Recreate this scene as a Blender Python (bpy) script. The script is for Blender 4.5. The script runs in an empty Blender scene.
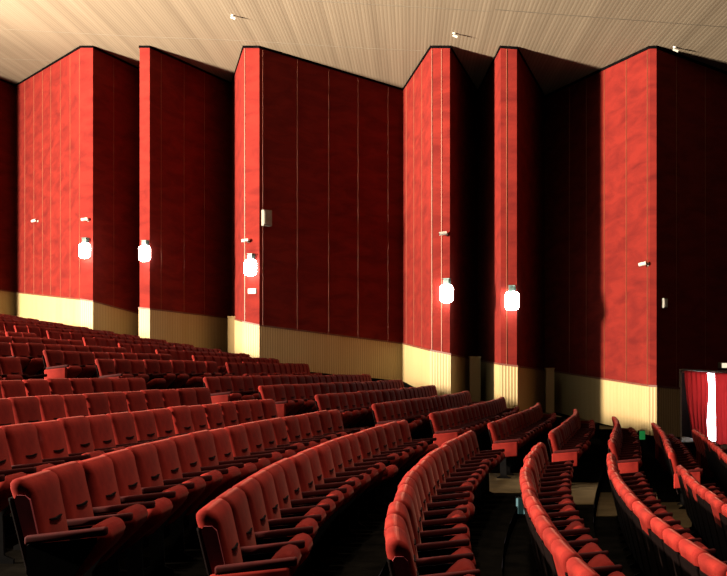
import bpy, bmesh, math, random
from mathutils import Vector, Matrix
random.seed(7)
scene = bpy.context.scene
COL = scene.collection
PI = math.pi

# ------------------------------------------------------------------ metrics
# world: x towards the screen, y from the camera to the side wall, z up.
# z = 0 is the floor of the row that starts at the lower middle of the picture.
FOCAL, EYE = 1023.4, 1.732
CXP, HOR = 410.0, 369.8
PITCH, RISE, SEATW, TOP = 1.0504, 0.1604, 0.54, 0.97

def row_x(k, y):
    t = y - 6.622
    return -1.1356 + PITCH*k + (0.016621 - 4.683e-5*k)*t*t - 0.00040811*t**3
def row_slope(k, y):
    t = y - 6.622
    return 2*(0.016621 - 4.683e-5*k)*t - 3*0.00040811*t*t
def floor_z(k):
    return -RISE*k

# ------------------------------------------------------------------ materials
def mat(name, base, rough=0.6, metal=0.0, sheen=0.0, spec=0.3):
    m = bpy.data.materials.new(name); m.use_nodes = True
    b = m.node_tree.nodes['Principled BSDF']
    b.inputs['Base Color'].default_value = (*base, 1)
    b.inputs['Roughness'].default_value = rough
    b.inputs['Metallic'].default_value = metal
    b.inputs['Specular IOR Level'].default_value = spec
    if sheen:
        b.inputs['Sheen Weight'].default_value = sheen
        b.inputs['Sheen Roughness'].default_value = 0.35
        b.inputs['Sheen Tint'].default_value = (1.0, 0.35, 0.25, 1)
    return m
def nd(m, t, **kw):
    n = m.node_tree.nodes.new(t)
    for k, v in kw.items():
        if k in n.inputs: n.inputs[k].default_value = v
        else: setattr(n, k, v)
    return n
def lk(m, a, b): m.node_tree.links.new(a, b)
def bsdf(m): return m.node_tree.nodes['Principled BSDF']

def noisy(m, c1, c2, scale=(1, 1, 1), nscale=6.0, detail=4.0, coord='Object', lo=0.35, hi=0.65, bump=0.0):
    tc = nd(m, 'ShaderNodeTexCoord'); mp = nd(m, 'ShaderNodeMapping'); mp.inputs['Scale'].default_value = scale
    no = nd(m, 'ShaderNodeTexNoise', Scale=nscale, Detail=detail)
    rp = nd(m, 'ShaderNodeValToRGB')
    rp.color_ramp.elements[0].position = lo; rp.color_ramp.elements[0].color = (*c1, 1)
    rp.color_ramp.elements[1].position = hi; rp.color_ramp.elements[1].color = (*c2, 1)
    lk(m, tc.outputs[coord], mp.inputs[0]); lk(m, mp.outputs[0], no.inputs['Vector'])
    lk(m, no.outputs[0], rp.inputs[0]); lk(m, rp.outputs[0], bsdf(m).inputs['Base Color'])
    if bump:
        bp = nd(m, 'ShaderNodeBump', Strength=bump, Distance=0.02)
        lk(m, no.outputs[0], bp.inputs['Height']); lk(m, bp.outputs[0], bsdf(m).inputs['Normal'])
    return rp

def seat_velvet(name, c1, c2):
    m = mat(name, c1, 0.9, sheen=0.03, spec=0.03)
    rp = noisy(m, c1, c2, (1, 1, 1), 5.0, 6.0, 'Object', 0.34, 0.66)
    # each seat has faded a little differently
    oi = nd(m, 'ShaderNodeObjectInfo'); mr = nd(m, 'ShaderNodeMapRange')
    mr.inputs['To Min'].default_value = 0.72; mr.inputs['To Max'].default_value = 1.12
    mx = nd(m, 'ShaderNodeMix', data_type='RGBA', blend_type='MULTIPLY'); mx.inputs[0].default_value = 1
    lk(m, oi.outputs['Random'], mr.inputs[0])
    lk(m, rp.outputs[0], mx.inputs[6]); lk(m, mr.outputs[0], mx.inputs[7]); lk(m, mx.outputs[2], bsdf(m).inputs['Base Color'])
    return m
M_SEAT = seat_velvet('red_seat_velvet', (0.066, 0.0042, 0.0034), (0.116, 0.0088, 0.0060))
M_ARM = mat('armrest_velvet', (0.14, 0.012, 0.010), 0.8, spec=0.05)
noisy(M_ARM, (0.017, 0.0012, 0.0010), (0.026, 0.0018, 0.0015), nscale=14)
M_SIDE = mat('maroon_side_cloth', (0.06, 0.006, 0.006), 0.8, spec=0.15)
noisy(M_SIDE, (0.11, 0.015, 0.018), (0.17, 0.023, 0.027), nscale=10)
M_SHELL = mat('black_seat_shell', (0.008, 0.006, 0.006), 0.8, spec=0.02)
noisy(M_SHELL, (0.0020, 0.0009, 0.0008), (0.0034, 0.0014, 0.0012), nscale=20)
M_METAL = mat('dark_seat_metal', (0.012, 0.010, 0.010), 0.8, 0.0, spec=0.02)
noisy(M_METAL, (0.0012, 0.001, 0.001), (0.002, 0.0016, 0.0016), nscale=18)

M_WALL = mat('red_wall_fabric', (0.5, 0.03, 0.02), 0.9, sheen=0.0, spec=0.1)
def wall_nodes(m):
    tc = nd(m, 'ShaderNodeTexCoord')
    mp = nd(m, 'ShaderNodeMapping'); mp.inputs['Scale'].default_value = (0.9, 2.6, 1)
    no = nd(m, 'ShaderNodeTexNoise', Scale=1.0, Detail=6.0, Roughness=0.6, Distortion=0.6)
    lk(m, tc.outputs['UV'], mp.inputs[0]); lk(m, mp.outputs[0], no.inputs['Vector'])
    rp = nd(m, 'ShaderNodeValToRGB')
    rp.color_ramp.elements[0].position = 0.30; rp.color_ramp.elements[0].color = (0.052, 0.0026, 0.0018, 1)
    rp.color_ramp.elements[1].position = 0.62; rp.color_ramp.elements[1].color = (0.088, 0.0058, 0.0034, 1)
    lk(m, no.outputs[0], rp.inputs[0]); lk(m, rp.outputs[0], bsdf(m).inputs['Base Color'])
wall_nodes(M_WALL)
M_BATTEN = mat('gilt_batten', (0.62, 0.20, 0.08), 0.5, 0.2)
noisy(M_BATTEN, (0.10, 0.022, 0.009), (0.13, 0.034, 0.014), nscale=3)
M_EDGE = mat('black_edge_trim', (0.006, 0.005, 0.005), 1.0, spec=0.0)
noisy(M_EDGE, (0.001, 0.001, 0.001), (0.0025, 0.002, 0.002), nscale=5)

M_WAINS = mat('ribbed_cream_panel', (0.74, 0.55, 0.26), 0.6, spec=0.2)
def wains_nodes(m, c1, c2, c3):
    tc = nd(m, 'ShaderNodeTexCoord')
    wv = nd(m, 'ShaderNodeTexWave', wave_type='BANDS', bands_direction='X', Scale=3.3, Distortion=0.0)
    lk(m, tc.outputs['UV'], wv.inputs['Vector'])
    rp = nd(m, 'ShaderNodeValToRGB')
    rp.color_ramp.elements[0].position = 0.0; rp.color_ramp.elements[0].color = (*c1, 1)
    rp.color_ramp.elements[1].position = 0.35; rp.color_ramp.elements[1].color = (*c2, 1)
    no = nd(m, 'ShaderNodeTexNoise', Scale=1.3, Detail=3.0)
    mp = nd(m, 'ShaderNodeMapping'); mp.inputs['Scale'].default_value = (1.8, 0.15, 1)
    lk(m, tc.outputs['UV'], mp.inputs[0]); lk(m, mp.outputs[0], no.inputs['Vector'])
    mx = nd(m, 'ShaderNodeMix', data_type='RGBA', blend_type='MIX'); mx.inputs[7].default_value = (*c3, 1)
    mr = nd(m, 'ShaderNodeMapRange'); mr.inputs['From Min'].default_value = 0.45; mr.inputs['From Max'].default_value = 0.7
    mr.inputs['To Max'].default_value = 0.5
    lk(m, no.outputs[0], mr.inputs[0]); lk(m, mr.outputs[0], mx.inputs[0])
    lk(m, wv.outputs['Color'], rp.inputs[0]); lk(m, rp.outputs[0], mx.inputs[6])
    lk(m, mx.outputs[2], bsdf(m).inputs['Base Color'])
    bp = nd(m, 'ShaderNodeBump', Strength=0.5, Distance=0.02)
    lk(m, wv.outputs['Fac'], bp.inputs['Height']); lk(m, bp.outputs[0], bsdf(m).inputs['Normal'])
wains_nodes(M_WAINS, (0.160, 0.108, 0.043), (0.250, 0.186, 0.088), (0.205, 0.136, 0.054))

M_CEIL = mat('slatted_ceiling', (0.6, 0.5, 0.36), 0.75, spec=0.15)
def ceil_nodes(m):
    tc = nd(m, 'ShaderNodeTexCoord')
    # long boards running from the camera to the wall
    mp = nd(m, 'ShaderNodeMapping'); mp.inputs['Scale'].default_value = (2.6, 0.02, 0.0)
    no = nd(m, 'ShaderNodeTexNoise', Scale=1.0, Detail=5.0, Roughness=0.7)
    lk(m, tc.outputs['Object'], mp.inputs[0]); lk(m, mp.outputs[0], no.inputs['Vector'])
    rp = nd(m, 'ShaderNodeValToRGB')
    rp.color_ramp.elements[0].position = 0.28; rp.color_ramp.elements[0].color = (0.118, 0.089, 0.060, 1)
    rp.color_ramp.elements[1].position = 0.72; rp.color_ramp.elements[1].color = (0.192, 0.151, 0.105, 1)
    lk(m, no.outputs[0], rp.inputs[0])
    wv = nd(m, 'ShaderNodeTexWave', wave_type='BANDS', bands_direction='X', Scale=1.0)
    mp2 = nd(m, 'ShaderNodeMapping'); mp2.inputs['Scale'].default_value = (2.9, 0, 0)
    lk(m, tc.outputs['Object'], mp2.inputs[0]); lk(m, mp2.outputs[0], wv.inputs['Vector'])
    gr = nd(m, 'ShaderNodeValToRGB')
    gr.color_ramp.elements[0].position = 0.0; gr.color_ramp.elements[0].color = (0.72, 0.66, 0.60, 1)
    gr.color_ramp.elements[1].position = 0.25; gr.color_ramp.elements[1].color = (1, 1, 1, 1)
    lk(m, wv.outputs['Color'], gr.inputs[0])
    mx = nd(m, 'ShaderNodeMix', data_type='RGBA', blend_type='MULTIPLY'); mx.inputs[0].default_value = 0.8
    lk(m, rp.outputs[0], mx.inputs[6]); lk(m, gr.outputs[0], mx.inputs[7])
    lk(m, mx.outputs[2], bsdf(m).inputs['Base Color'])
    bp = nd(m, 'ShaderNodeBump', Strength=0.12, Distance=0.01)
    lk(m, wv.outputs['Fac'], bp.inputs['Height']); lk(m, bp.outputs[0], bsdf(m).inputs['Normal'])
ceil_nodes(M_CEIL)
M_SEAM = mat('ceiling_lath', (0.70, 0.58, 0.42), 0.6)
noisy(M_SEAM, (0.05, 0.039, 0.027), (0.07, 0.055, 0.038), nscale=2)

M_FLOOR = mat('shaded_carpet', (0.10, 0.075, 0.04), 1.0, spec=0.0)  # carpet between the rows, its shade put into the colour
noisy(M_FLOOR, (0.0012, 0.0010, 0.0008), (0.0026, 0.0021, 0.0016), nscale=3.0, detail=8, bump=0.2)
M_AISLE = mat('lit_aisle_carpet', (0.2, 0.15, 0.08), 0.95, spec=0.05)  # same carpet where light falls along the aisles, painted paler
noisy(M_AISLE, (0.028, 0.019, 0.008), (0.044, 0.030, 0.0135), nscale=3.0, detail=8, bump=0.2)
M_WHITE = mat('white_plastic', (0.78, 0.74, 0.66), 0.4)
noisy(M_WHITE, (0.30, 0.28, 0.24), (0.35, 0.33, 0.29), nscale=8)
M_GREY = mat('grey_beige_plastic', (0.42, 0.38, 0.30), 0.5)
noisy(M_GREY, (0.10, 0.09, 0.07), (0.125, 0.112, 0.09), nscale=8)
M_LENS = mat('black_glass', (0.01, 0.01, 0.012), 0.15)
noisy(M_LENS, (0.008, 0.008, 0.01), (0.013, 0.013, 0.016), nscale=10)
M_HOUS = mat('grey_green_lamp_metal', (0.10, 0.15, 0.13), 0.45, 0.3)
noisy(M_HOUS, (0.025, 0.042, 0.036), (0.038, 0.055, 0.05), nscale=10)

def emis(name, c, s):
    m = bpy.data.materials.new(name); m.use_nodes = True
    b = m.node_tree.nodes['Principled BSDF']
    b.inputs['Base Color'].default_value = (c[0]*.06, c[1]*.06, c[2]*.06, 1)
    b.inputs['Emission Color'].default_value = (*c, 1); b.inputs['Emission Strength'].default_value = s
    return m
M_LAMP = emis('lit_lamp_glass', (0.93, 1.0, 0.90), 18.0)
M_DAY = emis('daylit_glass', (0.86, 0.90, 1.0), 6.0)
M_SIGN = emis('lit_cream_sign', (1.0, 0.82, 0.58), 0.24)
M_GREEN = emis('green_light_lens', (0.03, 0.55, 0.12), 0.05)
M_CYAN = emis('cyan_light_strip', (0.55, 0.95, 0.90), 0.07)
M_CYAN2 = emis('dim_cyan_lens', (0.10, 0.28, 0.26), 0.012)

M_CURT = bpy.data.materials.new('red_curtain'); M_CURT.use_nodes = True
def curtain_nodes(m):
    nt = m.node_tree; out = nt.nodes['Material Output']; b = bsdf(m)
    b.inputs['Roughness'].default_value = 0.9; b.inputs['Specular IOR Level'].default_value = 0.1
    noisy(m, (0.18, 0.016, 0.018), (0.24, 0.03, 0.03), nscale=5)
    tr = nd(m, 'ShaderNodeBsdfTranslucent'); tr.inputs[0].default_value = (0.70, 0.15, 0.15, 1)
    mx = nd(m, 'ShaderNodeMixShader'); mx.inputs[0].default_value = 0.45
    lk(m, b.outputs[0], mx.inputs[1]); lk(m, tr.outputs[0], mx.inputs[2]); lk(m, mx.outputs[0], out.inputs[0])
curtain_nodes(M_CURT)

# ------------------------------------------------------------------ helpers
def link(name, bm, material, parent=None, smooth=False, angle=None):
    me = bpy.data.meshes.new(name)
    bmesh.ops.recalc_face_normals(bm, faces=bm.faces[:])
    bm.to_mesh(me); bm.free()
    if material: me.materials.append(material)
    if smooth:
        for p in me.polygons: p.use_smooth = True
    o = bpy.data.objects.new(name, me); COL.objects.link(o)
    if parent: o.parent = parent
    return o
def tag(o, label, cat, group=None):
    o['label'] = label; o['category'] = cat
    if group: o['group'] = group
    return o
def struct(o): o['kind'] = 'structure'; return o
def empty(name, loc, rz=0.0):
    o = bpy.data.objects.new(name, None); COL.objects.link(o); o.empty_display_size = 0.1
    o.location = loc; o.rotation_euler = (0, 0, rz); return o
def box(bm, x0, x1, y0, y1, z0, z1, bev=0.0, seg=2):
    vs = [bm.verts.new((x, y, z)) for x in (x0, x1) for y in (y0, y1) for z in (z0, z1)]
    fs = [(0, 1, 3, 2), (4, 6, 7, 5), (0, 4, 5, 1), (2, 3, 7, 6), (0, 2, 6, 4), (1, 5, 7, 3)]
    fl = [bm.faces.new([vs[i] for i in f]) for f in fs]
    if bev:
        es = {e for f in fl for e in f.edges}
        bmesh.ops.bevel(bm, geom=list(es), offset=bev, segments=seg, profile=0.6, affect='EDGES')
def rrect(hx, hy, r, n):
    """rounded rectangle outline, n points per corner"""
    r = min(r, hx*0.999, hy*0.999); pts = []
    for (sx, sy, a0) in ((1, 1, 0), (-1, 1, PI/2), (-1, -1, PI), (1, -1, 3*PI/2)):
        for i in range(n):
            a = a0 + (PI/2)*i/(n-1)
            pts.append((sx*(hx-r) + r*math.cos(a), sy*(hy-r) + r*math.sin(a)))
    return pts
def loft(bm, rings):
    R = [[bm.verts.new(p) for p in r] for r in rings]
    n = len(R[0])
    for a, b in zip(R, R[1:]):
        for i in range(n): bm.faces.new((a[i], a[(i+1) % n], b[(i+1) % n], b[i]))
    bm.faces.new(R[0][::-1]); bm.faces.new(R[-1])
    return R
def cyl(bm, p0, p1, r0, r1=None, n=12):
    p0, p1 = Vector(p0), Vector(p1); r1 = r0 if r1 is None else r1
    q = (p1-p0).normalized().to_track_quat('Z', 'Y')
    rings = [[p + q @ Vector((r*math.cos(2*PI*i/n), r*math.sin(2*PI*i/n), 0)) for i in range(n)] for p, r in ((p0, r0), (p1, r1))]
    loft(bm, rings)

# ------------------------------------------------------------------ seat meshes (local: +x forward, y along the row, z up)
REC = math.tan(math.radians(13))
BACK_SECTIONS = [(0.40, .205, .040, .03), (0.43, .218, .052, .04), (0.55, .230, .058, .045), (0.72, .238, .063, .05),
                 (0.86, .247, .066, .055), (0.89, .254, .066, .050), (0.915, .261, .064, .045), (0.942, .264, .056, .040), (0.961, .260, .038, .034), (0.970, .248, .014, .013)]
def back_mesh(bm, n=4, secs=BACK_SECTIONS, off=(0, 0, 0), M=None):
    rings = []
    for z, hy, hx, r in secs:
        xc = (0.93 - z)*REC
        bow = 0.010*math.sin(PI*min(1, max(0, (z-0.40)/0.57)))
        ring = []
        for px, py in rrect(hx, hy, r, n):
            x = xc + px
            if px > 0: x += bow*2*(1 - (py/hy)**2)            # front pad is a little pillowed
            p = Vector((x, py, z))
            ring.append(M @ p if M else p)
        rings.append(ring)
    loft(bm, rings)
CUSH_SECTIONS = [(0.00, .180, .035, .03), (0.03, .198, .055, .045), (0.20, .206, .064, .05), (0.34, .207, .072, .06),
                 (0.40, .202, .068, .06), (0.435, .190, .050, .045), (0.452, .165, .020, .018)]
def cushion_mesh(bm, n=4, secs=CUSH_SECTIONS, M=None):
    rings = []
    for x, hy, hz, r in secs:
        ring = []
        for pz, py in rrect(hz, hy, r, n):
            p = Vector((x, py, pz)); ring.append(M @ p if M else p)
        rings.append(ring)
    loft(bm, rings)
HINGE = (0.160, 0, 0.350)
def proto(name, build, material, smooth=True):
    bm = bmesh.new(); build(bm)
    bmesh.ops.recalc_face_normals(bm, faces=bm.faces[:])
    me = bpy.data.meshes.new(name); bm.to_mesh(me); bm.free(); me.materials.append(material)
    if smooth:
        for p in me.polygons: p.use_smooth = True
    return me
ME_BACK = proto('backrest', back_mesh, M_SEAT)
ME_CUSH = proto('seat_cushion', cushion_mesh, M_SEAT)
def b_shell(bm):
    rings = []
    for z, hy in ((0.24, .20), (0.26, .225), (0.60, .238), (0.845, .247), (0.86, .240)):
        xc = (0.93 - z)*REC - 0.062
        rings.append([(xc+px, py, z) for px, py in rrect(0.012, hy, 0.010, 3)])
    loft(bm, rings)
ME_SHELL = proto('back_shell', b_shell, M_SHELL, False)
def b_arm(bm):
    box(bm, 0.05, 0.50, -0.026, 0.026, 0.608, 0.656, 0.015, 3)
    for v in bm.verts: v.co.z += (v.co.x - 0.05)*0.11
ME_ARM = proto('armrest', b_arm, M_ARM)
def b_std(bm):
    pr = [(0.10, 0.0), (0.34, 0.0), (0.34, 0.03), (0.27, 0.06), (0.26, 0.35), (0.44, 0.62), (0.44, 0.645), (0.06, 0.606), (0.06, 0.45), (0.15, 0.30), (0.16, 0.06), (0.10, 0.03)]
    loft(bm, [[(x, y, z) for x, z in pr] for y in (-0.014, 0.014)])
ME_STD = proto('support_leg', b_std, M_METAL, False)
def b_end(bm):
    box(bm, 0.02, 0.46, -0.030, 0.030, 0.36, 0.612, 0.018, 2)
    for v in bm.verts:
        if v.co.z > .3: v.co.z += (v.co.x - 0.05)*0.10
ME_END = proto('end_panel', b_end, M_SEAT)
def b_endin(bm, s):
    box(bm, 0.035, 0.36, min(s*0.028, s*0.036), max(s*0.028, s*0.036), 0.39, 0.56, 0.003, 1)
ME_ENDIN = {s: proto('panel_inset', lambda bm, s=s: b_endin(bm, s), M_SIDE, False) for s in (-1, 1)}
def b_side(bm, s):
    rings = []
    for y in (s*0.20, s*0.2645):
        rings.append([((0.93-z)*REC + dx, y + (0 if abs(y) < .21 else -s*0.026*(0.90-z)/0.45), z) for z, dx in
                      ((0.46, -0.036), (0.46, 0.036), (0.855, 0.042), (0.880, 0.024), (0.880, -0.024), (0.855, -0.042))])
    loft(bm, rings)
ME_SIDE = {s: proto('side_inset', lambda bm, s=s: b_side(bm, s), M_SIDE, False) for s in (-1, 1)}
def b_notch(bm):
    z = 0.715; xc = (0.93 - z)*REC + 0.063 + 0.014
    rings = []
    for y, h in ((-0.105, .003), (-0.08, .007), (0.0, .009), (0.08, .007), (0.105, .003)):
        rings.append([(xc + dx - .4*y*y, y, z + y*y*1.0 + s) for dx, s in ((-0.03, -h), (0.004, -h*.8), (0.004, h*.8), (-0.03, h))])
    loft(bm, rings)
ME_NOTCH = proto('upholstery_slit', b_notch, M_SHELL, False)

def child(name, me, parent, loc=(0, 0, 0), rot=(0, 0, 0)):
    o = bpy.data.objects.new(name, me); COL.objects.link(o); o.parent = parent
    o.location = loc; o.rotation_euler = rot; return o

# ------------------------------------------------------------------ where the seats stand
def arc_positions(k, ya, yb):
    """seat centres filling the curved row from ya to yb"""
    N = 400; cum = [0.0]
    for i in range(N): cum.append(cum[-1] + (yb-ya)/N*math.hypot(1, row_slope(k, ya + (yb-ya)*(i+.5)/N)))
    n = max(1, int(cum[-1]/(SEATW-.003))); out = []; i = 0
    for q in range(n):
        t = cum[-1]*(q+.5)/n
        while cum[i+1] < t: i += 1
        out.append(ya + (yb-ya)*(i + (t-cum[i])/(cum[i+1]-cum[i]))/N)
    return out
def pix(x, y, z): return CXP + FOCAL*x/y, HOR - FOCAL*(z-EYE)/y
def in_view(k, y):
    """does the photograph show any of this seat"""
    if y < 3: return False
    x = row_x(k, y); f = floor_z(k)
    us = [pix(x+dx, y+dy, f+z)[0] for dx in (-.08, .5) for dy in (-.27, .27) for z in (.4, .97)]
    vs = [pix(x, y+dy, f+z)[1] for dy in (-.27, .27) for z in (.97,)]
    return max(us) > -2 and min(us) < 729 and min(vs) < 578
ORD = ['zeroth', 'first', 'second', 'third', 'fourth', 'fifth', 'sixth', 'seventh', 'eighth', 'ninth', 'tenth', 'eleventh', 'twelfth',
       'thirteenth', 'fourteenth', 'fifteenth', 'sixteenth', 'seventeenth', 'eighteenth', 'nineteenth', 'twentieth', 'twenty-first',
       'twenty-second', 'twenty-third', 'twenty-fourth', 'twenty-fifth', 'twenty-sixth']
spots = []   # (y, k, block, index, is_near_end, is_far_end)
def add_block(k, ya, yb, from_far, block):
    ys = arc_positions(k, ya, yb)
    if from_far: ys.reverse()
    for i, y in enumerate(ys):
        if not in_view(k, y): continue
        near_end = (i == len(ys)-1) if from_far else (i == 0)
        far_end = (i == 0) if from_far else (i == len(ys)-1)
        spots.append((y, k, block, i+1, near_end, far_end))
GAP = {-6: 24.45, -7: 25.0, -8: 25.3, -9: 25.5, -10: 25.8, -11: 26.0}
for k in range(-20, 7):
    if k == -5: continue                                     # the cross aisle
    add_block(k, {-1: 5.63, 0: 5.60, 1: 5.52}.get(k, 5.589 - .0894*k), 15.61 - .1104*k, True, 'camera')
    yw = 29.18 - .4684*k
    if k > -5:
        add_block(k, 17.89 - .1257*k, yw, False, 'wall')
    else:
        g = GAP.get(k, 26.2 + 0.15*(-11-k))
        add_block(k, 17.89 - .1257*k, 23.75, False, 'rear')
        add_block(k, g, yw, False, 'rearwall')
spots.sort(key=lambda s: s[0])
INDIV, REST = spots[:300], spots[300:]

def seat_label(s):
    y, k, block, i, ne, fe = s
    if block == 'camera':
        n = 5 - k if k > -5 else 4 - k                     # one row is left out for the cross aisle
        return ('red velvet seat %s from the middle aisle, %s camera-side row from the curtained door' % (ORD[i], ORD[n]),
                'seats in the %s camera-side row from the curtained door' % ORD[n])
    if block == 'wall':
        n = 6 - k
        return ('red velvet seat %s from the middle aisle, %s wall-side row from the curtained door' % (ORD[i], ORD[n]),
                'seats in the %s wall-side row from the curtained door' % ORD[n])
    n = -5 - k
    return ('dark red seat %s from the middle aisle, %s row behind the cross aisle' % (ORD[i], ORD[n]),
            'seats in the %s row behind the cross aisle' % ORD[n])

def place_seat(s):
    y, k, block, i, ne, fe = s
    g = row_slope(k, y)
    rz = math.atan2(-g, 1)
    r = empty('theatre_seat', (row_x(k, y), y, floor_z(k)), rz)
    lab, grp = seat_label(s); tag(r, lab, 'seat', grp)
    dz = random.uniform(-.008, .008); tilt = random.uniform(-1.0, 1.0)
    b = child('backrest', ME_BACK, r, (0, 0, dz), (0, math.radians(tilt), 0))
    if y < 24: child('upholstery_slit', ME_NOTCH, b)
    child('back_shell', ME_SHELL, r)
    t = -44 + random.uniform(-4, 4)
    if random.random() < .07: t += 12
    child('seat_cushion', ME_CUSH, r, HINGE, (0, math.radians(t), 0))
    a = child('armrest', ME_ARM, r, (0, -SEATW/2, 0))
    if ne:
        if k == -1 and block == 'camera': child('support_leg', ME_STD, r, (0, -SEATW/2, 0))
        else:
            e = child('end_panel', ME_END, r, (0, -SEATW/2 - .005, 0)); child('support_leg', ME_STD, r, (0, -SEATW/2, 0))
            if block == 'camera': child('panel_inset', ME_ENDIN[-1], e)
        if block == 'camera': child('side_inset', ME_SIDE[-1], b)
    else:
        child('support_leg', ME_STD, r, (0, -SEATW/2, 0))
    if fe:
        child('armrest', ME_ARM, r, (0, SEATW/2, 0))
        child('support_leg', ME_STD, r, (0, SEATW/2, 0))
        child('side_inset', ME_SIDE[1], b)
for s in INDIV: place_seat(s)

# the seats too far off to count one by one
bm = bmesh.new()
LOW_B = [BACK_SECTIONS[i] for i in (0, 2, 4, 6, 8)]; LOW_C = [CUSH_SECTIONS[i] for i in (0, 2, 4, 6)]
dark_from = []
for y, k, block, i, ne, fe in REST:
    M = Matrix.Translation((row_x(k, y), y, floor_z(k) + random.uniform(-.012, .012))) @ Matrix.Rotation(math.atan2(-row_slope(k, y), 1), 4, 'Z')
    back_mesh(bm, 2, LOW_B, M=M)
    cushion_mesh(bm, 2, LOW_C, M=M @ Matrix.Translation(HINGE) @ Matrix.Rotation(math.radians(-44 + random.uniform(-4, 4)), 4, 'Y'))
    n0 = len(bm.faces)
    for q in ((-SEATW/2,) + ((SEATW/2,) if fe else ())):
        rings = [[M @ Vector((x, q+dy, z)) for dy, z in ((-.026, .59), (.026, .59), (.026, .64), (-.026, .64))] for x in (.04, .42)]
        loft(bm, rings)
        rings = [[M @ Vector((x, q+dy, z)) for dy, z in ((-.02, .0), (.02, .0), (.02, .59), (-.02, .59))] for x in (.06, .36)]
        loft(bm, rings)
    bm.faces.ensure_lookup_table()
    for f in bm.faces[n0:]: f.material_index = 0 if (ne or fe) else 1
o = link('distant_theatre_seats', bm, M_SEAT)
o.data.materials.append(M_ARM)
o['kind'] = 'stuff'; tag(o, 'small far rows of dark red seats rising below the cream dado', 'seats')

# ------------------------------------------------------------------ side wall of pleated red panels
# plan corners (x, y) and height above the eye of the cream dado's top edge
CORN = [(-26.5, 52.0, 5.0), (-20.2, 43.3, 3.75), (-19.6, 43.0, 3.7), (-18.3, 47.5, 3.60), (-12.24, 38.06, 2.63), (-11.72, 37.82, 2.54), (-10.3, 41.8, 2.10), (-9.75, 36.91, 2.24), (-9.34, 36.72, 2.19),  # first pleat, out of view, added and angled to put its face in shade
        (-7.18, 41.18, 2.08), (-5.70, 35.05, 1.66), (-5.12, 34.78, 1.52), (-0.26, 38.46, 1.00), (0.66, 32.12, 0.62), (1.24, 31.85, 0.49),
        (2.47, 37.29, 0.36), (2.76, 31.15, 0.18), (3.24, 31.04, 0.115), (4.84, 36.77, 0.0), (6.86, 29.30, -0.45), (7.03, 29.19, -0.46)]
DOOR0, DOOR1, WALLEND = (7.84, 29.74, -0.53), (10.35, 31.44, -0.93), (13.6, 33.65, -1.4)
def ceil_h(x, y): return 8.84 - 0.1255*x + 0.044*y           # above the eye
def wall_mesh(pts, lo, hi, uvscale=1.0):
    """vertical sheet along plan points, lo/hi give heights above the eye at each point"""
    bm = bmesh.new(); uv = bm.loops.layers.uv.new('UVMap'); L = 0.0; prev = None
    for i, p in enumerate(pts):
        if i: L += math.dist(pts[i-1][:2], p[:2])
        a = bm.verts.new((p[0], p[1], EYE+lo[i])); b = bm.verts.new((p[0], p[1], EYE+hi[i]))
        if prev:
            f = bm.faces.new((prev[0], a, b, prev[1]))
            for lp, q in zip(f.loops, ((prev[2], prev[3]), (L, lo[i]), (L, hi[i]), (prev[2], prev[4]))): lp[uv].uv = (q[0]*uvscale, q[1])
        prev = (a, b, L, lo[i], hi[i])
    return bm
def solid(o, t, off=-1.0):
    md = o.modifiers.new('thickness', 'SOLIDIFY'); md.thickness = t; md.offset = off; return o
def link_raw(name, bm, material):
    me = bpy.data.meshes.new(name); bm.to_mesh(me); bm.free(); me.materials.append(material)
    o = bpy.data.objects.new(name, me); COL.objects.link(o); return o
def front_offset(pts, d):
    """plan polyline shifted towards the room"""
    out = []
    for i, p in enumerate(pts):
        ns = []
        for a, b in ((i-1, i), (i, i+1)):
            if a < 0 or b >= len(pts): continue
            dx, dy = pts[b][0]-pts[a][0], pts[b][1]-pts[a][1]; l = math.hypot(dx, dy); ns.append((dy/l, -dx/l))
        if len(ns) == 1: n = ns[0]; s = 1
        else:
            n = (ns[0][0]+ns[1][0], ns[0][1]+ns[1][1]); l = math.hypot(*n); n = (n[0]/l, n[1]/l)
            s = min(2.0, 1/max(.3, n[0]*ns[0][0]+n[1]*ns[0][1]))
        out.append((p[0]+n[0]*d*s, p[1]+n[1]*d*s) + tuple(p[2:]))
    return out
upper = CORN + [DOOR0]
o = link_raw('wall_side', wall_mesh(upper, [p[2] for p in upper], [ceil_h(p[0], p[1])+.02 for p in upper]), M_WALL); struct(solid(o, 0.12))
# over the doorway and beyond it
DH0, DH1 = -0.02, -0.20
pts = [DOOR0, DOOR1, WALLEND]
o = link_raw('wall_side_doorhead', wall_mesh(pts, [DH0, DH1, DH1-.3], [ceil_h(p[0], p[1])+.02 for p in pts]), M_WALL); struct(solid(o, 0.12))
o.name = 'wall_over_doorway'
# dado of ribbed cream boards
DADO = 1.42
def dado(name, pts):
    q = front_offset(pts, 0.03)
    o = link_raw(name, wall_mesh(q, [p[2]-DADO-.6 for p in pts], [p[2] for p in pts]), M_WAINS); return struct(solid(o, 0.05))
dado('trim_1', CORN + [DOOR0]); dado('trim_2', [DOOR1, WALLEND])
# dark line between fabric and dado, dark skirting, dark line under the ceiling
q = front_offset(CORN + [DOOR0], 0.045)
def band(name, pts, lo, hi, m, t=0.03):
    return struct(solid(link_raw(name, wall_mesh(pts, lo, hi), m), t))
M_RAIL = mat('dado_rail_wood', (0.30, 0.10, 0.045), 0.6); noisy(M_RAIL, (0.055, 0.012, 0.006), (0.08, 0.022, 0.010), nscale=4)
band('trim_3', q, [p[2]-.035 for p in q], [p[2]+.02 for p in q], M_RAIL)
band('baseboard_side', q, [p[2]-DADO-.6 for p in q], [p[2]-DADO+.0 for p in q], M_EDGE)
q = front_offset(CORN + [DOOR0, DOOR1, WALLEND], 0.03)
band('trim_4', q, [ceil_h(p[0], p[1])-.08 for p in q], [ceil_h(p[0], p[1])+.01 for p in q], M_EDGE)

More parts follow.
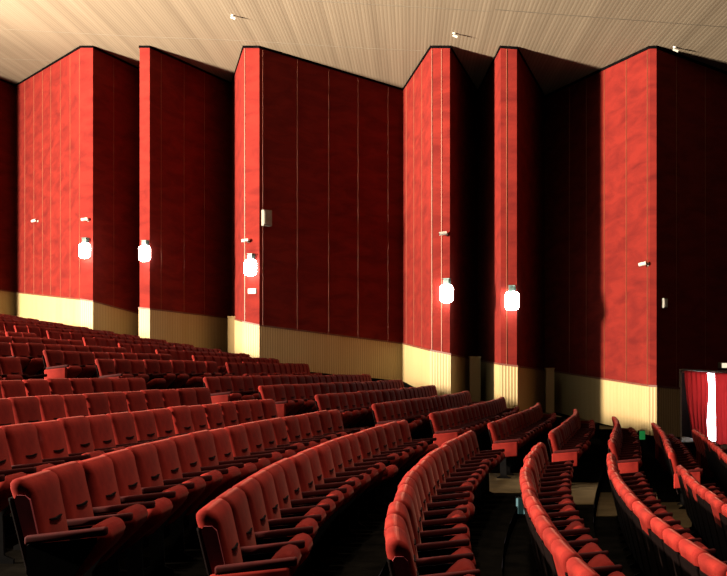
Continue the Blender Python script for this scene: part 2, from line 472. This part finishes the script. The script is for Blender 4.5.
# gilt battens that cover the fabric seams
def face_pt(i, t):
    P = CORN + [DOOR0]
    i += 2
    if i == 20: P = CORN + [(12.1, 32.63, -1.28)]
    a, b = P[i], P[i+1]
    return tuple(a[j] + (b[j]-a[j])*t for j in range(3)), Vector((b[0]-a[0], b[1]-a[1], 0)).normalized()
BAT = {1: (.171, .327, .468, .594, .734, .865, .985), 3: (.30,), 6: (.127, .392, .644), 8: (.086,), 9: (.022, .245, .458, .665, .886),
       10: (.14, .434, .714), 11: (.049, .565), 14: (.377,), 16: (.28, .454, .625, .816, .985), 18: (.136, .341)}
bm = bmesh.new()
for i, ts in BAT.items():
    for t in ts:
        (x, y, d), T = face_pt(i, t); N = Vector((T.y, -T.x, 0))
        w, pr = (0.008, .006) if i in (3, 6, 9, 18) else (0.015, .016)
        base = Vector((x, y, EYE)) + N*0.001
        z1 = ceil_h(x, y) - .1
        if i == 18 and t > .2: d = 0.1
        rings = []
        for z in (d+.02, z1):
            rings.append([base + T*(s*w) + N*n + Vector((0, 0, z)) for s, n in ((-1, 0), (1, 0), (.7, pr), (-.7, pr))])
        loft(bm, rings)
struct(link('trim_5', bm, M_BATTEN))
# square posts of the dado standing in the deep corners
def post(x, y, w, top, bot, n):
    bm = bmesh.new(); box(bm, x-w/2, x+w/2, y-w/2, y+w/2, EYE+bot, EYE+top, .01, 1); box(bm, x-w/2-.02, x+w/2+.02, y-w/2-.02, y+w/2+.02, EYE+top, EYE+top+.05, .005, 1)
    return struct(link('trim_%d' % n, bm, M_WAINS))
post(2.18, 34.4, .36, 0.40, -1.6, 6)
post(4.72, 34.6, .28, 0.02, -2.2, 7)
post(-6.80, 39.3, .34, 2.0, .3, 8)

# ------------------------------------------------------------------ ceiling
bm = bmesh.new()
xs = [-34, -20, -8, 4, 16, 24]; ys = [-6, 10, 24, 36, 52]
V = [[bm.verts.new((x, y, EYE+ceil_h(x, y))) for x in xs] for y in ys]
for j in range(len(ys)-1):
    for i in range(len(xs)-1): bm.faces.new((V[j][i], V[j+1][i], V[j+1][i+1], V[j][i+1]))
o = link_raw('ceiling', bm, M_CEIL); struct(solid(o, 0.15, -1.0))
def seam(pts, w, n):
    bm = bmesh.new()
    rings = []
    for j, (x, y) in enumerate(pts):
        a = pts[max(0, j-1)]; b = pts[min(len(pts)-1, j+1)]
        T = Vector((b[0]-a[0], b[1]-a[1], 0)).normalized(); N = Vector((-T.y, T.x, 0))
        c = Vector((x, y, EYE+ceil_h(x, y)))
        rings.append([c + N*w + Vector((0, 0, -.001)), c - N*w + Vector((0, 0, -.001)), c - N*w*.6 + Vector((0, 0, -.008)), c + N*w*.6 + Vector((0, 0, -.008))])
    loft(bm, rings); return struct(link('trim_%d' % n, bm, M_SEAM))
def on_ceil(u, v):
    x, h = (u-CXP)/FOCAL, (HOR-v)/FOCAL
    y = 8.84/(h + .1255*x - .044); return (x*y, y)
seam([(-18.6, 38.1), (-14.8, 37.0), (-9.8, 35.7), (-5.7, 34.4), (-1.5, 33.4), (1.2, 32.6)], .014, 9)
seam([(-8.4, 30.3), (-4.9, 29.5), (-1.5, 28.75), (2.18, 27.95)], .014, 10)
seam([(2.3, 27.75), (5.2, 27.3), (8.3, 26.8), (11.5, 26.2)], .025, 11)
seam([(-20.0, 43.2), (-16.5, 42.0), (-13.6, 41.0)], .014, 12)
def ceil_fitting(x, y, lab):
    z = EYE+ceil_h(x, y)
    r = empty('ceiling_spotlight', (x, y, z)); tag(r, lab, 'spotlight', 'small white fittings under the ceiling')
    bm = bmesh.new(); cyl(bm, (0, 0, .01), (0, 0, -.03), .06, .05); link('ceiling_rose', bm, M_WHITE, r)
    bm = bmesh.new(); cyl(bm, (-.01, 0, -.03), (.01, 0, -.07), .015); cyl(bm, (-.05, 0, -.06), (.09, 0, -.11), .035, .045); link('lamp_head', bm, M_WHITE, r)
for u, v, lab in ((232.6, 15, 'small white ceiling fitting above the narrow second and third red pleats'),
                  (454.5, 33, 'small white ceiling fitting over the pleat with the fourth wall lamp'),
                  (675, 47, 'small white ceiling fitting over the widest red pleat near the curtained door')):
    ceil_fitting(*on_ceil(u, v), lab)

# ------------------------------------------------------------------ stepped floor
bm = bmesh.new()
def tread_y(k): return [0.0 + -2 + 0.9*j for j in range(0, 34)]
KS = list(range(-26, 13))
def edge_x(k, y): return row_x(k, y) - 0.24
LEDGE = 0.45
for k in KS:
    zf = floor_z(k); yl = 31.6 - .4684*k                      # past the row ends the aisle along the wall lies higher
    ys = [-3 + (yl+3)*j/24 for j in range(25)]
    def strip(k0, k1, z0, z1, yy):
        prev = None
        for y in yy:
            a = bm.verts.new((edge_x(k0, y), y, z0)); b = bm.verts.new((edge_x(k1, y), y, z1))
            if prev: bm.faces.new((prev[0], prev[1], b, a))
            prev = (a, b)
    strip(k, k+1, zf, zf, ys)                                 # tread
    strip(k, k, zf+RISE, zf, ys)                              # riser behind it
    a0, a1 = edge_x(k, yl), edge_x(k+1, yl); yl2 = yl - .4684
    zt = zf + LEDGE
    q = [bm.verts.new(c) for c in ((a0, yl, zf-.2), (a1, yl, zf-.2), (a1, yl, zt), (a0, yl, zt))]; bm.faces.new(q)
    q = [bm.verts.new(c) for c in ((a0, yl, zt), (a1, yl, zt), (a1, yl+12, zt), (a0, yl+12, zt))]; bm.faces.new(q)
    q = [bm.verts.new(c) for c in ((a0, yl, zt+RISE), (a0, yl, zt), (a0, yl+12, zt), (a0, yl+12, zt+RISE))]; bm.faces.new(q)
bmesh.ops.remove_doubles(bm, verts=bm.verts[:], dist=.0005)
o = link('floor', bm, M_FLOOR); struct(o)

# lit carpet of the middle and wall aisles, light put into its colour
bm = bmesh.new()
for k in KS:
    if k < -8 or k > 8: continue
    y0, y1 = 15.75 - .1104*k, 18.75 - .1257*k; zf = floor_z(k)
    rings = []
    loft(bm, [[(edge_x(k, y)+.03, y, zf+.001), (edge_x(k+1, y)-.01, y, zf+.001), (edge_x(k+1, y)-.01, y, zf+.012), (edge_x(k, y)+.03, y, zf+.012)] for y in (y0, (y0+y1)/2, y1)])
    y0 = 31.65 - .4684*k; zf += LEDGE
    loft(bm, [[(edge_x(k, 31.6-.4684*k)+.03, y, zf+.001), (edge_x(k+1, 31.6-.4684*k)-.01, y, zf+.001), (edge_x(k+1, 31.6-.4684*k)-.01, y, zf+.012), (edge_x(k, 31.6-.4684*k)+.03, y, zf+.012)] for y in (y0, y0+2.6)])
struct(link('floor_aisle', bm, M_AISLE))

# ------------------------------------------------------------------ doorway with red curtains
DV = Vector((DOOR1[0]-DOOR0[0], DOOR1[1]-DOOR0[1], 0)); DLEN = DV.length; DT = DV.normalized(); DN = Vector((DT.y, -DT.x, 0))
D0 = Vector((DOOR0[0], DOOR0[1], EYE)); DBOT = -2.45
def dpt(s, n, h): return D0 + DT*s + DN*n + Vector((0, 0, h))
def obox(bm, s0, s1, n0, n1, h0, h1):
    loft(bm, [[dpt(s, n, h) for s, h in ((s0, h0), (s1, h0), (s1, h1), (s0, h1))] for n in (n0, n1)])
bm = bmesh.new()
obox(bm, -.03, .03, -.25, .05, DBOT, DH0+.04); obox(bm, DLEN-.04, DLEN+.03, -.25, .05, DBOT, DH1+.04)
obox(bm, -.03, DLEN+.03, -.25, .05, DH0-.06, DH0+.0)
struct(link('door_1', bm, M_WHITE))
bm = bmesh.new(); obox(bm, -.3, DLEN+.3, -1.4, -.02, DBOT-.1, DBOT); struct(link('floor_foyer', bm, M_FLOOR))
# foyer behind the doorway
M_FOY = mat('shaded_foyer_wall', (0.06, 0.05, 0.05), 1.0, spec=0.0); noisy(M_FOY, (0.004, 0.003, 0.003), (0.007, 0.005, 0.005), nscale=2)  # near black, the shade beside the curtain put into the wall colour
bm = bmesh.new(); obox(bm, -.14, -.06, -1.4, -.13, DBOT-.1, .3); obox(bm, DLEN+1.3, DLEN+1.4, -1.4, -.13, DBOT-.1, .3)
obox(bm, -.14, DLEN+1.4, -1.4, -.13, .2, .3); obox(bm, -.14, DLEN+1.4, -1.5, -1.4, DBOT-.1, .3)
struct(link('wall_foyer', bm, M_FOY))
bm = bmesh.new(); obox(bm, 2.2, 3.5, -1.39, -1.35, DBOT+.02, .1); o = struct(link('window_1', bm, M_DAY))
bm = bmesh.new()
for q in (2.15, 3.5): obox(bm, q, q+.05, -1.38, -1.30, DBOT, .15)
obox(bm, 2.15, 3.55, -1.38, -1.30, .1, .16)
fr = link('window_frame', bm, M_METAL, o)
# rail
rr = empty('curtain_rail', dpt(0, .12, DH0+.02)); tag(rr, 'long dark curtain rail across the lit doorway', 'curtain rail')
def inv(o, bm):
    bmesh.ops.translate(bm, verts=bm.verts[:], vec=-Vector(o.location)); return bm
bm = bmesh.new(); cyl(bm, dpt(-.05, .12, DH0+.03), dpt(DLEN+.05, .12, DH1+.10), .022); link('rail', inv(rr, bm), M_GREY, rr)
for s in (.02, 1.2, DLEN-.1):
    bm = bmesh.new(); obox(bm, s-.02, s+.02, 0, .14, DH0-.02-.05*s/DLEN, DH0+.02-.05*s/DLEN); link('bracket', inv(rr, bm), M_GREY, rr)
def curtain(name, top, bot, nfold, lab, amp=.05):
    """hanging cloth: s-range at top and at bottom, gathered folds, some thickness"""
    bm = bmesh.new(); nu, nv = nfold*8, 22; G = []
    for j in range(nv+1):
        v = j/nv; row = []
        for i in range(nu+1):
            u = i/nu
            e = v**1.6
            s0 = top[0] + (bot[0]-top[0])*e; s1 = top[1] + (bot[1]-top[1])*(v if len(top) < 3 else math.sin(v*PI)*0.0 + v)
            if len(top) == 3: s1 += top[2]*math.sin(2*PI*v*1.0+.4)
            s = s0 + (s1-s0)*u
            n = .12 + amp*math.sin(u*nfold*2*PI + .6*math.sin(3*v)) * (.6+.4*v)
            ht = DH0 - .005 - (.14*s/DLEN)
            row.append(bm.verts.new(dpt(s, n, ht + (DBOT+.12-ht)*v)))
        G.append(row)
    for j in range(nv):
        for i in range(nu): bm.faces.new((G[j][i], G[j][i+1], G[j+1][i+1], G[j+1][i]))
    o = link_raw(name, bm, M_CURT)
    for p in o.data.polygons: p.use_smooth = True
    solid(o, .006, 0); tag(o, lab, 'curtain', 'red doorway curtains'); return o
curtain('curtain', (.06, 1.02, .07), (.50, 1.14), 5, 'red curtain swept aside on the dark-jamb side of the bright gap')
curtain('curtain', (1.38, 2.75, -.04), (1.42, 2.75), 6, 'red curtain beyond the bright gap, cut by the picture edge')

# ------------------------------------------------------------------ things on the wall
def wall_frame(i, t):
    (x, y, d), T = face_pt(i, t); return Vector((x, y, EYE)), math.atan2(T.y, T.x), Vector((T.y, -T.x, 0))
def on_wall(name, i, t, h, lab, cat, group=None):
    p, a, N = wall_frame(i, t)
    r = empty(name, p + N*.012 + Vector((0, 0, h)), a); tag(r, lab, cat, group); return r      # local: x along wall, -y into the room
def sconce(i, t, h, lab):
    r = on_wall('wall_lamp', i, t, h, lab, 'lamp', 'glowing wall lamps on the pleats')
    bm = bmesh.new(); box(bm, -.09, .09, -.03, .0, -.30, .46, .008, 1); link('back_plate', bm, M_HOUS, r)
    bm = bmesh.new(); box(bm, -.10, .10, -.20, -.02, .25, .42, .015, 2); box(bm, -.11, .11, -.21, -.02, .42, .45, .008, 1); link('housing', bm, M_HOUS, r)
    bm = bmesh.new()
    loft(bm, [[(px, -.15+py, z) for px, py in rrect(a, b, .12, 6)] for z, a, b in ((-.31, .10, .06), (-.28, .17, .10), (-.20, .215, .135), (.14, .215, .135), (.22, .18, .115), (.25, .11, .08))])
    link('glass_shade', bm, M_LAMP, r, True)
sconce(2, .58, 4.43, 'glowing white wall lamp on the first red pleat from the back of the hall')
sconce(5, .78, 4.19, 'glowing white wall lamp on the thin second pleat between two black recesses')
sconce(8, .60, 3.50, 'glowing white wall lamp above a small white plaque, third from the back')
sconce(11, .93, 2.39, 'glowing white wall lamp beside the widest black recess, below a white camera')
sconce(14, .748, 2.11, 'glowing white wall lamp nearest the curtained door, lowest of the five')

def camera_unit(i, t, h, lab, turn=0.0):
    r = on_wall('security_camera', i, t, h, lab, 'camera', 'white wall cameras')
    bm = bmesh.new(); cyl(bm, (.08, 0, 0), (.08, -.03, 0), .05); cyl(bm, (.08, -.02, 0), (.08, -.12, .03), .018); link('bracket', bm, M_WHITE, r)
    bm = bmesh.new(); rot = Matrix.Rotation(turn, 3, 'Z')
    c = Vector((.06, -.14, .02)); d = rot @ Vector((-.8, -.55, -.15)).normalized()
    cyl(bm, c - d*.08, c + d*.15, .055); b = link('camera_body', bm, M_WHITE, r)
    bm = bmesh.new(); cyl(bm, c + d*.15, c + d*.156, .042); link('lens', bm, M_LENS, b)
camera_unit(1, .392, 6.35, 'small white camera in the middle of the broad red panel face')
camera_unit(2, .498, 5.54, 'small white camera above the first wall lamp from the back')
camera_unit(8, .20, 4.39, 'small white camera above the third wall lamp and its plaque')
camera_unit(11, .70, 4.22, 'small white camera above the fourth lamp, beside the widest black recess')
camera_unit(16, .985, 3.02, 'small white camera on the widest red pleat by the curtained door')
r = on_wall('loudspeaker', 9, .034, 5.16, 'grey box loudspeaker mounted high beside the third wall lamp', 'loudspeaker')
bm = bmesh.new(); box(bm, -.16, .17, -.20, -.03, -.27, .27, .02, 2); link('cabinet', bm, M_GREY, r)
bm = bmesh.new(); box(bm, -.13, .14, -.215, -.195, -.23, .23, .01, 1); link('grille', bm, M_GREY, r)
bm = bmesh.new(); box(bm, -.04, .04, -.05, 0, -.08, .08, .005, 1); link('bracket', bm, M_METAL, r)
r = on_wall('wall_box', 18, .044, 1.91, 'small grey box on the dark panel face next to the widest pleat', 'box')
bm = bmesh.new(); box(bm, -.08, .08, -.10, 0, -.14, .14, .012, 2); link('casing', bm, M_GREY, r)
bm = bmesh.new(); box(bm, -.06, .06, -.108, -.098, -.11, .11, .004, 1); link('cover', bm, M_WHITE, r)
r = on_wall('wall_plaque', 8, .562, 2.68, 'small white plaque just below the third wall lamp', 'plaque')
bm = bmesh.new(); box(bm, -.15, .15, -.03, 0, -.075, .075, .006, 1); link('plate', bm, M_WHITE, r)
bm = bmesh.new(); box(bm, -.165, .165, -.02, -.002, -.09, .09, .004, 1); link('frame', bm, M_GREY, r)
r = on_wall('lit_sign', 18, .462, .13, 'small lit cream sign box above the curtained doorway', 'sign')
bm = bmesh.new(); box(bm, -.20, .25, -.14, 0, -.09, .09, .01, 1); link('casing', bm, M_GREY, r)
bm = bmesh.new(); box(bm, -.18, .23, -.15, -.138, -.07, .07, .004, 1); link('lit_panel', bm, M_SIGN, r)

def floor_light(name, loc, rz, w, h, lens, strips, lab):
    r = empty(name, loc, rz); tag(r, lab, 'light')
    bm = bmesh.new(); box(bm, -w/2, w/2, .0, .08, 0, h, .008, 1); link('casing', bm, M_METAL, r)
    bm = bmesh.new(); box(bm, -w/2+.01, w/2-.01, -.012, .004, .012, h-.012, .004, 1); L = link('lens', bm, lens, r)
    for x in strips:
        bm = bmesh.new(); box(bm, x-.014, x+.014, -.018, -.008, .015, h-.02, .003, 1); link('light_strip', bm, M_CYAN, L)
floor_light('aisle_light', (1.54, 14.2, floor_z(2)+.04), 0, .15, .25, M_CYAN2, (-.055, .05), 'small cyan step light low in the dark aisle behind a red seat row')
floor_light('exit_light', (6.62, 29.18, EYE-2.0), .3, .20, .27, M_GREEN, (), 'small green light at the foot of the cream dado near the door')

# ------------------------------------------------------------------ light
def spot(name, loc, target, power, angle, blend, radius, color=(1, .86, .68)):
    d = bpy.data.lights.new(name, 'SPOT'); d.energy = power; d.spot_size = math.radians(angle); d.spot_blend = blend; d.shadow_soft_size = radius; d.color = color
    o = bpy.data.objects.new(name, d); COL.objects.link(o); o.location = loc
    o.rotation_euler = (Vector(target) - Vector(loc)).to_track_quat('-Z', 'Y').to_euler(); return o
# flood at the rear of the hall that rakes along the pleats
spot('rear_flood_light', (-31, 16.4, EYE+5.5), (1, 33, EYE+4), 94000, 100, .4, 2.6)
spot('ceiling_fill_light', (-29, 17.6, EYE+4.2), (-4, 30, EYE+19), 31000, 64, .6, .6)  # unseen fill added to brighten the ceiling
spot('rear_seat_spot', (-17, 5, EYE+5.4), (1.5, 8, EYE-1.5), 22000, 56, .5, .3)
d = bpy.data.lights.new('curtain_fill_light', 'POINT'); d.energy = 22; d.shadow_soft_size = .12; d.color = (1, .93, .88)  # unseen fill added behind the doorway to brighten the curtains
fl = bpy.data.objects.new('curtain_fill_light', d); COL.objects.link(fl); fl.location = dpt(1.1, -.65, -.45)
# house downlights in the ceiling over the seats
for x, y, p in ((-0.5, 6.0, 1400), (0.6, 12.0, 560), (-1.5, 15.0, 520), (-6.5, 22.0, 700), (-12, 27, 650)):
    spot('house_downlight', (x, y, EYE+ceil_h(x, y)-.1), (x, y, 0), p, 92, .9, .25)
w = bpy.data.worlds.new('dim_hall'); scene.world = w; w.use_nodes = True
w.node_tree.nodes['Background'].inputs[0].default_value = (1, .72, .78, 1); w.node_tree.nodes['Background'].inputs[1].default_value = .011

# ------------------------------------------------------------------ camera
cd = bpy.data.cameras.new('camera'); cam = bpy.data.objects.new('camera', cd); COL.objects.link(cam)
cam.location = (0, 0, EYE); cam.rotation_euler = (PI/2, 0, 0)
cd.sensor_width = 36; cd.lens = 36*FOCAL/727; cd.shift_x = (363.5-CXP)/727; cd.shift_y = (HOR-288)/727
cd.clip_end = 200
scene.camera = cam
vs = scene.view_settings; vs.view_transform = 'Standard'; vs.look = 'None'; vs.exposure = 2.2; vs.gamma = 1.0; vs.use_curve_mapping = False
